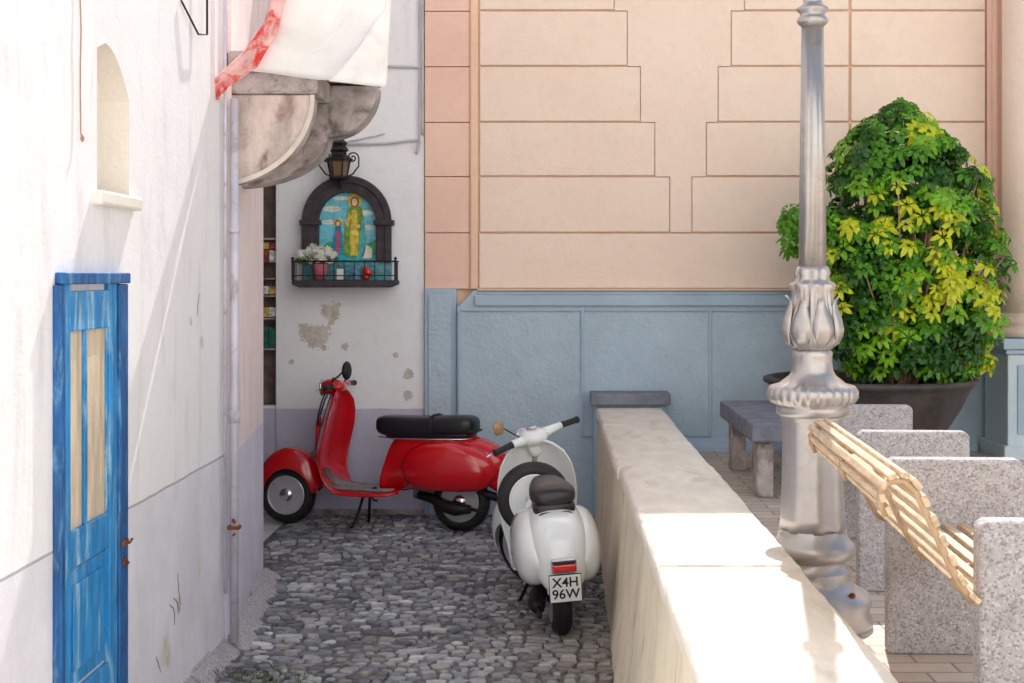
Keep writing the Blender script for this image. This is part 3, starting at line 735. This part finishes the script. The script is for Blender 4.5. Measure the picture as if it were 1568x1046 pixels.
while cnt<1900:
    z=random.uniform(1.08,2.96); rr=rad(z); th=random.uniform(0,2*math.pi)
    lump=1+.22*noise.noise(Vector((math.cos(th)*2.2,math.sin(th)*2.2,z*3.2)))+.06*math.sin(z*11+th*3)
    f=random.uniform(.30,1.03)**.5
    r=rr*lump*f
    if random.random()>(rr/.67)**.8: continue
    x=CX+r*math.cos(th)+.08*(1.9-z)*.5; y=r*math.sin(th)*.9
    if noise.noise(Vector((x*3.2,y*3.2,z*3.2+9)))<-.33: continue
    c=Vector((x,y,z-.5)); nrm=Vector((math.cos(th)*.8,math.sin(th)*.8,.55+random.uniform(-.3,.5)))+Vector((random.uniform(-.4,.4),random.uniform(-.5,.1),random.uniform(-.2,.4)))
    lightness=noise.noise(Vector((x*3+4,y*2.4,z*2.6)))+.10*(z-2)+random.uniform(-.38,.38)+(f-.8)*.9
    mi=0 if (f<.72 or lightness<-.22) else (1 if lightness<.16 else (2 if lightness<.42 else 3))  # light put into leaf colour: outer, higher rosettes paler, inner dark, plus random tone
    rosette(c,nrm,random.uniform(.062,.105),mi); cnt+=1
    if random.random()<.07: stems.tube([(CX*.5+x*.1,y*.1,.55),(CX*.5+x*.5,y*.5,.6+(z-1.1)*.45),(x,y,z-.5)],[.014,.009,.004],6)
for i in range(34):
    c=Vector((-.50+random.uniform(-.10,.14),-.1+random.uniform(-.15,.15),1.60+random.uniform(-.17,.18)))
    rosette(c,Vector((-.4,-.5,.6)),random.uniform(.06,.095),random.choice((0,1,1,1,2,3)))
stems.tube([(.05,0,.6),(-.2,-.05,1.1),(-.48,-.1,1.6)],[.014,.01,.005],6)
for i in range(26):
    a=random.uniform(0,6.28); r=random.uniform(.12,.4)
    stems.tube([(CX*.6+.12*math.cos(a),.12*math.sin(a)-.1,.54),(CX*.8+r*.7*math.cos(a),r*.7*math.sin(a)-.12,.85),(CX+r*1.1*math.cos(a),r*1.1*math.sin(a),1.3+random.uniform(0,.4))],[.02,.014,.008],7)
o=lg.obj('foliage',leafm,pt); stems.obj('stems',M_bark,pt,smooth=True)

# ---------------------------------------------------------------- scooters
def scooter(nm,loc,yaw,lean,scale,paint,seatm,long_seat,spare,plate_txt,steer=0,mirror='round',bw=1.0,drop=0.0):
    e=empty(nm,loc); e.rotation_mode='XYZ'
    e.matrix_world=Matrix.Translation(loc)@Matrix.Rotation(yaw,4,'Z')@Matrix.Rotation(lean,4,'X')@Matrix.Scale(scale,4)
    WB=1.30
    def zf(z): return z if z<.4 else z-drop*(z-.4)/.6
    def wheel(c,name,par=e,ax='y',RS=1.0,rimm=None):
        g=G(); R0=.203*RS
        prof_=[(.118,-.030),(.130,-.043),(.152,-.050),(.178,-.045),(.196,-.028),(.203,-.010),(.203,.010),(.196,.028),(.178,.045),(.152,.050),(.130,.043),(.118,.030)]
        g.lathe([(r*RS,h) for r,h in prof_],48,0,c,ax)
        h1=[(.0,.034),(.045,.036),(.062,.024),(.080,.020),(.098,.028),(.116,.044),(.134,.052),(.140,.049)]
        for s in (-1,1): g.lathe([(r*RS,s*h) for r,h in h1],48,1,c,ax)
        for s in (-1,1):
            g.lathe([(.050,s*.030),(.047,s*.050),(.036,s*.060),(.012,s*.064),(.0,s*.064)],24,2,c,ax)
            for k in range(12):
                a=2*math.pi*k/12; q=.078*RS
                if ax=='y': cc2=(c[0]+q*math.cos(a),c[1],c[2]+q*math.sin(a))
                else: cc2=(c[0],c[1]+q*math.cos(a),c[2]+q*math.sin(a))
                g.lathe([(.010,s*.0165),(.010,s*.0232),(.0,s*.0232)],10,3,cc2,ax)
        for k in range(60):
            a=2*math.pi*k/60
            if ax=='y':
                M=Matrix.Translation(c)@Matrix.Rotation(-a,4,'Y')
                for s in (-1,1): g.box(.192,.2045,s*.014-.009,s*.014+.009,-.0055,.0055,0,M@Matrix.Rotation(s*.35,4,'X'))
        o=g.obj(name,[M_black,rimm or M_rim,M_chrome,M_ink],par); autosmooth(o,35)
    wheel((0,0,.203),'rear_wheel')
    path=[(.935,.985,.05,.03),(.95,.955,.12,.05),(.965,.90,.185,.075),(.985,.82,.228,.09),(1.01,.72,.25,.10),(1.035,.62,.258,.10),(1.05,.52,.255,.095),(1.045,.43,.245,.085),(1.01,.355,.23,.06),(.95,.30,.215,.03),(.87,.268,.21,.0),(.74,.258,.215,0),(.60,.258,.222,0),(.48,.265,.215,0),(.40,.285,.18,0)]
    vs=[];fs=[];NV=16
    for (u,z,hwid,sw) in path:
        for j in range(NV+1):
            s=-1+2*j/NV
            vs.append((u-sw*abs(s)**2.2,hwid*s*bw*(1 if not spare else .94),zf(z)+(0 if sw else -.02*abs(s)**6)))
    for i in range(len(path)-1):
        for j in range(NV): k=i*(NV+1)+j; fs.append((k,k+1,k+NV+2,k+NV+1))
    o=mkobj('leg_shield_floor',vs,fs,paint,e,smooth=True,solid=.012,sub=1)
    rim=G()
    for s in (0,NV): rim.tube([vs[i*(NV+1)+s] for i in range(len(path))],.008,8)
    rim.obj('shield_rim',paint,e,smooth=True)
    g=G().loft([(1.02,0,.36,.05,.05),(.9,0,.285,.045,.03),(.7,0,.27,.04,.02),(.5,0,.28,.05,.03)],20,2.5); g.obj('floor_tunnel',M_alloy,e,smooth=True)
    st=G()
    for v in (-.18,-.14,-.10,.10,.14,.18):
        st.tube([(.94,v*bw,.300),(.86,v*bw,.280),(.72,v*bw,.274),(.55,v*bw,.274),(.46,v*bw,.279)],.009,6)
    st.obj('floor_strips',M_alloy,e,smooth=True)
    g=G().loft([(1.10,0,.60,.012,.14),(1.085,0,.60,.035,.17),(1.05,0,.62,.05,.19)],18,2.2); g.obj('horn_cover',paint,e,smooth=True,sub=1)
    ax0=Vector((1.06,0,.55)); stq=empty('steering'); stq.parent=e
    axis=Vector((-.14,0,.45)).normalized()
    stq.matrix_local=Matrix.Translation(ax0)@Matrix.Rotation(steer,4,axis)@Matrix.Translation(-ax0)
    wheel((WB,0,.203),'front_wheel',stq)
    fk=G().tube([(WB-.02,-.07,.19),(WB-.07,-.075,.26),(1.15,-.05,.46),(1.09,0,.52)],[.022,.024,.024,.022],12)
    fk.tube([(1.09,0,.50),(.955,0,.97-drop)],.025,12).tube([(WB,-.075,.203),(WB,.0,.203)],.016,10).tube([(WB-.10,-.095,.24),(1.16,-.085,.42)],.018,10)
    fk.obj('fork',M_alloy,stq,smooth=True)
    vs=[];fs=[];NA,NB=18,12
    for i in range(NA+1):
        a=R(8)+R(176)*i/NA-R(12)
        for j in range(NB+1):
            b=-1+2*j/NB
            wz=.095*math.sin(math.pi*min(1,max(0.0,.12+.76*i/NA)))**.5
            rr=.30*(1-.28*abs(b)**3.0)
            x=WB-.02+rr*math.cos(a)*.84; z=.235+rr*math.sin(a)*1.02
            z=z-.06*abs(b)**3
            vs.append((x,b*wz*1.12,z))
    for i in range(NA):
        for j in range(NB): k=i*(NB+1)+j; fs.append((k,k+1,k+NB+2,k+NB+1))
    mkobj('front_fender',vs,fs,paint,stq,smooth=True,solid=.008,sub=1)
    D=Matrix.Translation((0,0,-drop))
    def bar(g):
        g.v=[D@v for v in g.v]; return g
    g=G().loft([(.875,0,1.0,.035,.02),(.89,0,1.0,.07,.035),(.93,0,1.0,.085,.052),(.98,0,1.0,.085,.058),(1.02,0,.995,.075,.056),(1.04,0,.99,.066,.054)],24,2.3)
    g.loft([(.97,0,.93,.05,.06),(.95,0,.95,.055,.06),(.93,0,.95,.05,.05)],18,2.2)
    bar(g).obj('headset',paint,stq,smooth=True,sub=1)
    g=G()
    for s in (-1,1): g.tube([(.95,s*.06,1.0),(.935,s*.12,1.008),(.915,s*.19,1.015)],[.036,.026,.021],14)
    bar(g).obj('handlebar',paint,stq,smooth=True)
    g=G()
    for s in (-1,1): g.lathe([(.021,0),(.021,.004),(.018,.012),(.0175,.06),(.018,.11),(.021,.12),(.021,.128),(.012,.132)],14,0,(0,0,0),'z',None,Matrix.Translation((.915,s*.19,1.015))@Matrix.Rotation(-s*R(93),4,'X'))
    bar(g).obj('grips',M_black,stq,smooth=True)
    g=G()
    for s in (-1,1): g.tube([(.945,s*.17,1.005),(.975,s*.20,1.0),(.985,s*.27,.995),(.975,s*.335,.99)],[.006,.006,.005,.006],8)
    g.lathe([(.056,0),(.064,.008),(.062,.016),(.05,.022),(0,.03)],28,0,(1.035,0,.992),'x')
    g.lathe([(.030,0),(.034,.004),(.03,.01),(0,.011)],20,0,(.945,0,1.055),'z')
    bar(g).obj('levers_headlight',M_chrome,stq,smooth=True)
    G_c=G().tube([(1.0,.04,.98-drop),(1.03,.06,.90-drop),(1.06,.05,.80-drop),(1.07,.02,.70-drop)],.006,6).tube([(1.0,-.05,.98-drop),(1.05,-.06,.9-drop),(1.08,-.04,.78-drop),(1.08,-.02,.7-drop)],.006,6)
    G_c.obj('control_cables',M_black,stq,smooth=True)
    mg=G()
    if mirror=='round':
        mg.tube([(.93,.14,1.02),(.92,.15,1.05),(.86,.18,1.09),(.84,.19,1.11)],.006,8,1)
        mg.ell((.80,.20,1.125),(.03,.065,.066),20,10,0)
        mg.tube([(.93,-.10,1.02),(.90,-.10,1.05)],.005,8,1)
        bar(mg).obj('mirror',[M_black,M_iron],stq,smooth=True)
    else:
        mg.tube([(.94,.09,1.02),(.96,.15,1.08),(.95,.20,1.12),(.93,.23,1.125)],.004,8,1)
        mg.loft([(.915,.245,1.13,.030,.034),(.925,.245,1.13,.036,.040),(.935,.245,1.13,.028,.032)],20,3.2,0)
        bar(mg).obj('mirror',[M_mirror,M_iron],stq,smooth=True)
    b=G().loft([(.585,0,.30,.10*bw,.035),(.555,0,.36,.10,.10),(.515,0,.43,.095,.17),(.47,0,.46,.105,.195),(.40,0,.472,.13,.20),(.25,0,.48,.155,.198),(.08,0,.485,.165,.195),(-.08,0,.48,.165,.185),(-.18,0,.465,.155,.175),(-.26,0,.44,.135,.165),(-.315,0,.405,.105,.145),(-.345,0,.37,.07,.11),(-.355,0,.35,.03,.06)],32,2.6)
    vv=[]
    for v in b.v:
        if -.24<v.x<.26 and v.z<.36: v.z=.36+(v.z-.36)*.15
        vv.append(v)
    b.v=vv; b.obj('body_shell',paint,e,smooth=True,sub=1)
    for s in (-1,1):
        c=G(); secs=[]
        for i in range(15):
            a=-1+2*i/14; u=.055-.355*a
            kk=max(.03,(1-abs(a)**2.6)**.5)
            secs.append((u,s*.125*bw,.455-.03*max(0,a)-(.01 if a<0 else 0),.118*bw*kk**.9,.185*kk*(1-.1*max(0,a))))
        c.loft(secs,28,2.35)
        c.v=[Vector((v.x,v.y,max(v.z,.285+.02*abs(v.x)))) for v in c.v]
        c.obj('side_cowl_'+('l' if s>0 else 'r'),paint,e,smooth=True,sub=1)
    s_=G()
    if long_seat:
        s_.loft([(.615,0,.725,.07,.03),(.60,0,.722,.110,.062),(.54,0,.716,.124,.074),(.45,0,.715,.132,.076),(.30,0,.713,.137,.074),(.18,0,.716,.139,.076),(.05,0,.724,.139,.076),(-.05,0,.728,.134,.074),(-.095,0,.728,.118,.062),(-.11,0,.725,.07,.03)],28,3.6)
        s_.loft([(.575,0,.665,.10,.035),(.40,0,.662,.128,.04),(-.05,0,.668,.128,.04),(-.09,0,.67,.1,.03)],24,3.4)
        s_.obj('seat',seatm,e,smooth=True,sub=1)
        G().tube([(.19,-.143,.66),(.19,-.130,.785),(.19,-.06,.797),(.19,.06,.797),(.19,.130,.785),(.19,.143,.66)],.009,8).tube([(-.07,-.13,.69),(-.115,-.08,.695),(-.12,0,.695),(-.115,.08,.695),(-.07,.13,.69)],.008,8).obj('seat_strap',M_black,e,smooth=True)
        G().tube([(.58,.10,.642),(.45,.134,.634),(.20,.141,.636),(-.04,.134,.642),(-.10,.09,.646)],.005,8).obj('seat_piping',M_chrome,e,smooth=True)
    else:
        s_.loft([(.42,0,.725,.035,.015),(.40,0,.725,.06,.03),(.32,0,.72,.08,.045),(.2,0,.715,.10,.05),(.06,0,.715,.115,.055),(-.05,0,.715,.118,.057),(-.11,0,.71,.105,.047),(-.13,0,.70,.07,.02)],28,2.8)
        s_.loft([(.38,0,.67,.06,.02),(.1,0,.66,.105,.03),(-.10,0,.65,.112,.04),(-.13,0,.65,.095,.03)],24,3.0)
        s_.obj('seat',seatm,e,smooth=True,sub=1)
        G().loft([(-.10,0,.605,.10,.045),(-.15,0,.60,.095,.045),(-.165,0,.595,.075,.03)],20,3.2).obj('seat_tail_pad',M_black,e,smooth=True)
        G().ell((-.165,0,.60),(.02,.014,.014),12,8).obj('seat_lock',M_chrome,e,smooth=True)
    G().box(-.385,-.345,-.062,.062,.388,.455,0).obj('tail_light_housing',M_rim,e,bevel=.01)
    G().box(-.402,-.384,-.058,.058,.396,.432,0).obj('tail_light',M_lens,e,bevel=.008)
    G().box(-.402,-.384,-.058,.058,.435,.448,0).obj('tail_light_hood',M_black,e,bevel=.005)
    Mp=Matrix.Translation((-.385,0,.315))@Matrix.Rotation(R(-8),4,'Y')
    G().box(-.003,.003,-.076,.076,-.066,.066,0,Mp).obj('number_plate',M_plate,e,bevel=.002)
    G().box(-.004,.002,-.079,.079,-.069,.069,0,Mp@Matrix.Translation((.0055,0,0))).obj('plate_holder',M_black,e)
    G().tube([(-.34,-.04,.32),(-.375,-.04,.32)],.008,8).tube([(-.34,.04,.32),(-.375,.04,.32)],.008,8).obj('plate_bracket',M_black,e)
    G().box(-.318,-.300,-.06,.06,.497,.510,0).obj('name_badge',mat('badge_blue',(40,50,80),.3),e,bevel=.002)
    for i,row in enumerate(plate_txt):
        cu=bpy.data.curves.new('plate_text','FONT'); cu.body=row; cu.size=.066; cu.align_x='CENTER'; cu.extrude=.0004; cu.offset=.001
        to=bpy.data.objects.new('tmp',cu); COL.objects.link(to); bpy.context.view_layer.update()
        me=bpy.data.meshes.new_from_object(to.evaluated_get(bpy.context.evaluated_depsgraph_get())); bpy.data.objects.remove(to)
        Mt=Mp@Matrix.Translation((-.0045,0,.010-.058*i))@Matrix(((0,0,-1,0),(-1,0,0,0),(0,1,0,0),(0,0,0,1)))
        me.transform(Mt); me.materials.clear(); me.materials.append(M_ink)
        ob=bpy.data.objects.new('plate_characters',me); COL.objects.link(ob); ob.parent=e
    g=G().ell((.07,-.09,.24),(.13,.06,.09),20,10,0,2.8).loft([(.34,0,.25,.05,.04),(.2,-.04,.25,.06,.06),(.05,-.07,.24,.05,.07)],16,2.6).tube([(0,-.09,.203),(0,0,.203)],.04,14)
    g.obj('engine',M_alloy,e,smooth=True)
    g=G().tube([(.30,.03,.24),(.18,.07,.22),(.10,.10,.18),(.0,.115,.16),(-.10,.115,.165)],[.03,.035,.045,.045,.03],14).tube([(-.10,.115,.165),(-.22,.12,.15)],.012,10); g.obj('exhaust',M_iron,e,smooth=True)
    g=G()
    for s in (-1,1): g.tube([(.70,s*.06,.235),(.72,s*.10,.12),(.745,s*.155,.012),(.765,s*.16,.010)],.0105,8)
    g.tube([(.70,-.06,.235),(.70,.06,.235)],.011,8).tube([(.68,.03,.24),(.60,.12,.20),(.57,.14,.20)],.007,8)
    g.tube([(.62,.13,.262),(.60,.13,.285),(.58,.13,.29)],.01,8)
    g.obj('centre_stand',M_iron,e,smooth=True)
    G().tube([(-.10,.02,.28),(-.27,.02,.24)],[.03,.03],10).obj('mudguard_stay',M_black,e,smooth=True)
    if spare:
        wheel((.50,.055,.615),'spare_wheel',e,'x',.98,rimm=paint)
        G().tube([(.52,0,.30),(.52,.02,.56)],.015,8).obj('spare_post',M_iron,e)
    return e
fw=Vector((-1.86+.575,10.30-9.97)); yaw_r=math.atan2(fw.y,fw.x)
scooter('red_scooter',(-.585,9.97,.012),yaw_r,R(2),1.01,M_red,M_seat,True,False,['NA 41','2873'],steer=R(4),mirror='round',drop=.02)
scooter('white_scooter',(.085,7.10,.012),math.atan2(1,-.095),R(-4),.985,M_white,M_seatb,False,True,['X4H','96W'],steer=R(36),mirror='rect',bw=.92,drop=.11)

wd=G()
for (x0,y0,n) in ((-1.30,6.35,90),(-1.46,6.0,60),(-1.15,6.25,50),(.27,7.9,30)):
    for i in range(n):
        x=x0+random.gauss(0,.06); y=y0+random.gauss(0,.05); a=random.uniform(0,6.28); h=random.uniform(.015,.05)
        dx_,dy_=math.cos(a)*.004,math.sin(a)*.004; lx,ly=random.gauss(0,.02),random.gauss(0,.02)
        wd.add([(x-dx_,y-dy_,.005),(x+dx_,y+dy_,.005),(x+lx+dx_,y+ly+dy_,h*.7),(x+lx*1.7,y+ly*1.7,h)],[(0,1,2,3)])
wd.obj('weeds',mat('weed_green',(86,104,56),.6,var=.4,scale=20))

# ---------------------------------------------------------------- light, sky, camera
sd=Vector((.11,.64,.76)).normalized()
el=math.asin(sd.z); az=math.atan2(sd.x,sd.y)
w=bpy.data.worlds.new('World'); scene.world=w; w.use_nodes=True; nt=w.node_tree
bg=nt.nodes['Background']; sky=nt.nodes.new('ShaderNodeTexSky'); sky.sky_type='NISHITA'; sky.sun_disc=False
sky.sun_elevation=el; sky.sun_rotation=az; sky.dust_density=3.0; sky.air_density=1.5; sky.ozone_density=1.2
nt.links.new(sky.outputs[0],bg.inputs[0]); bg.inputs[1].default_value=.15
sl=bpy.data.lights.new('sun','SUN'); sl.energy=5; sl.angle=R(.6); sl.color=(1,.97,.93)
so=bpy.data.objects.new('sun',sl); COL.objects.link(so); so.rotation_euler=(-sd).to_track_quat('-Z','Y').to_euler(); so.location=(5,5,12)
cam=bpy.data.cameras.new('camera'); co_=bpy.data.objects.new('camera',cam); COL.objects.link(co_)
co_.location=(0,0,1.8); co_.rotation_euler=(R(90),0,0); cam.lens=50; cam.sensor_width=36; cam.clip_end=500; cam.clip_start=.05
cam.shift_x=-.0319; cam.shift_y=-.0644
scene.camera=co_
scene.view_settings.view_transform='Standard'; scene.view_settings.look='None'; scene.view_settings.exposure=0
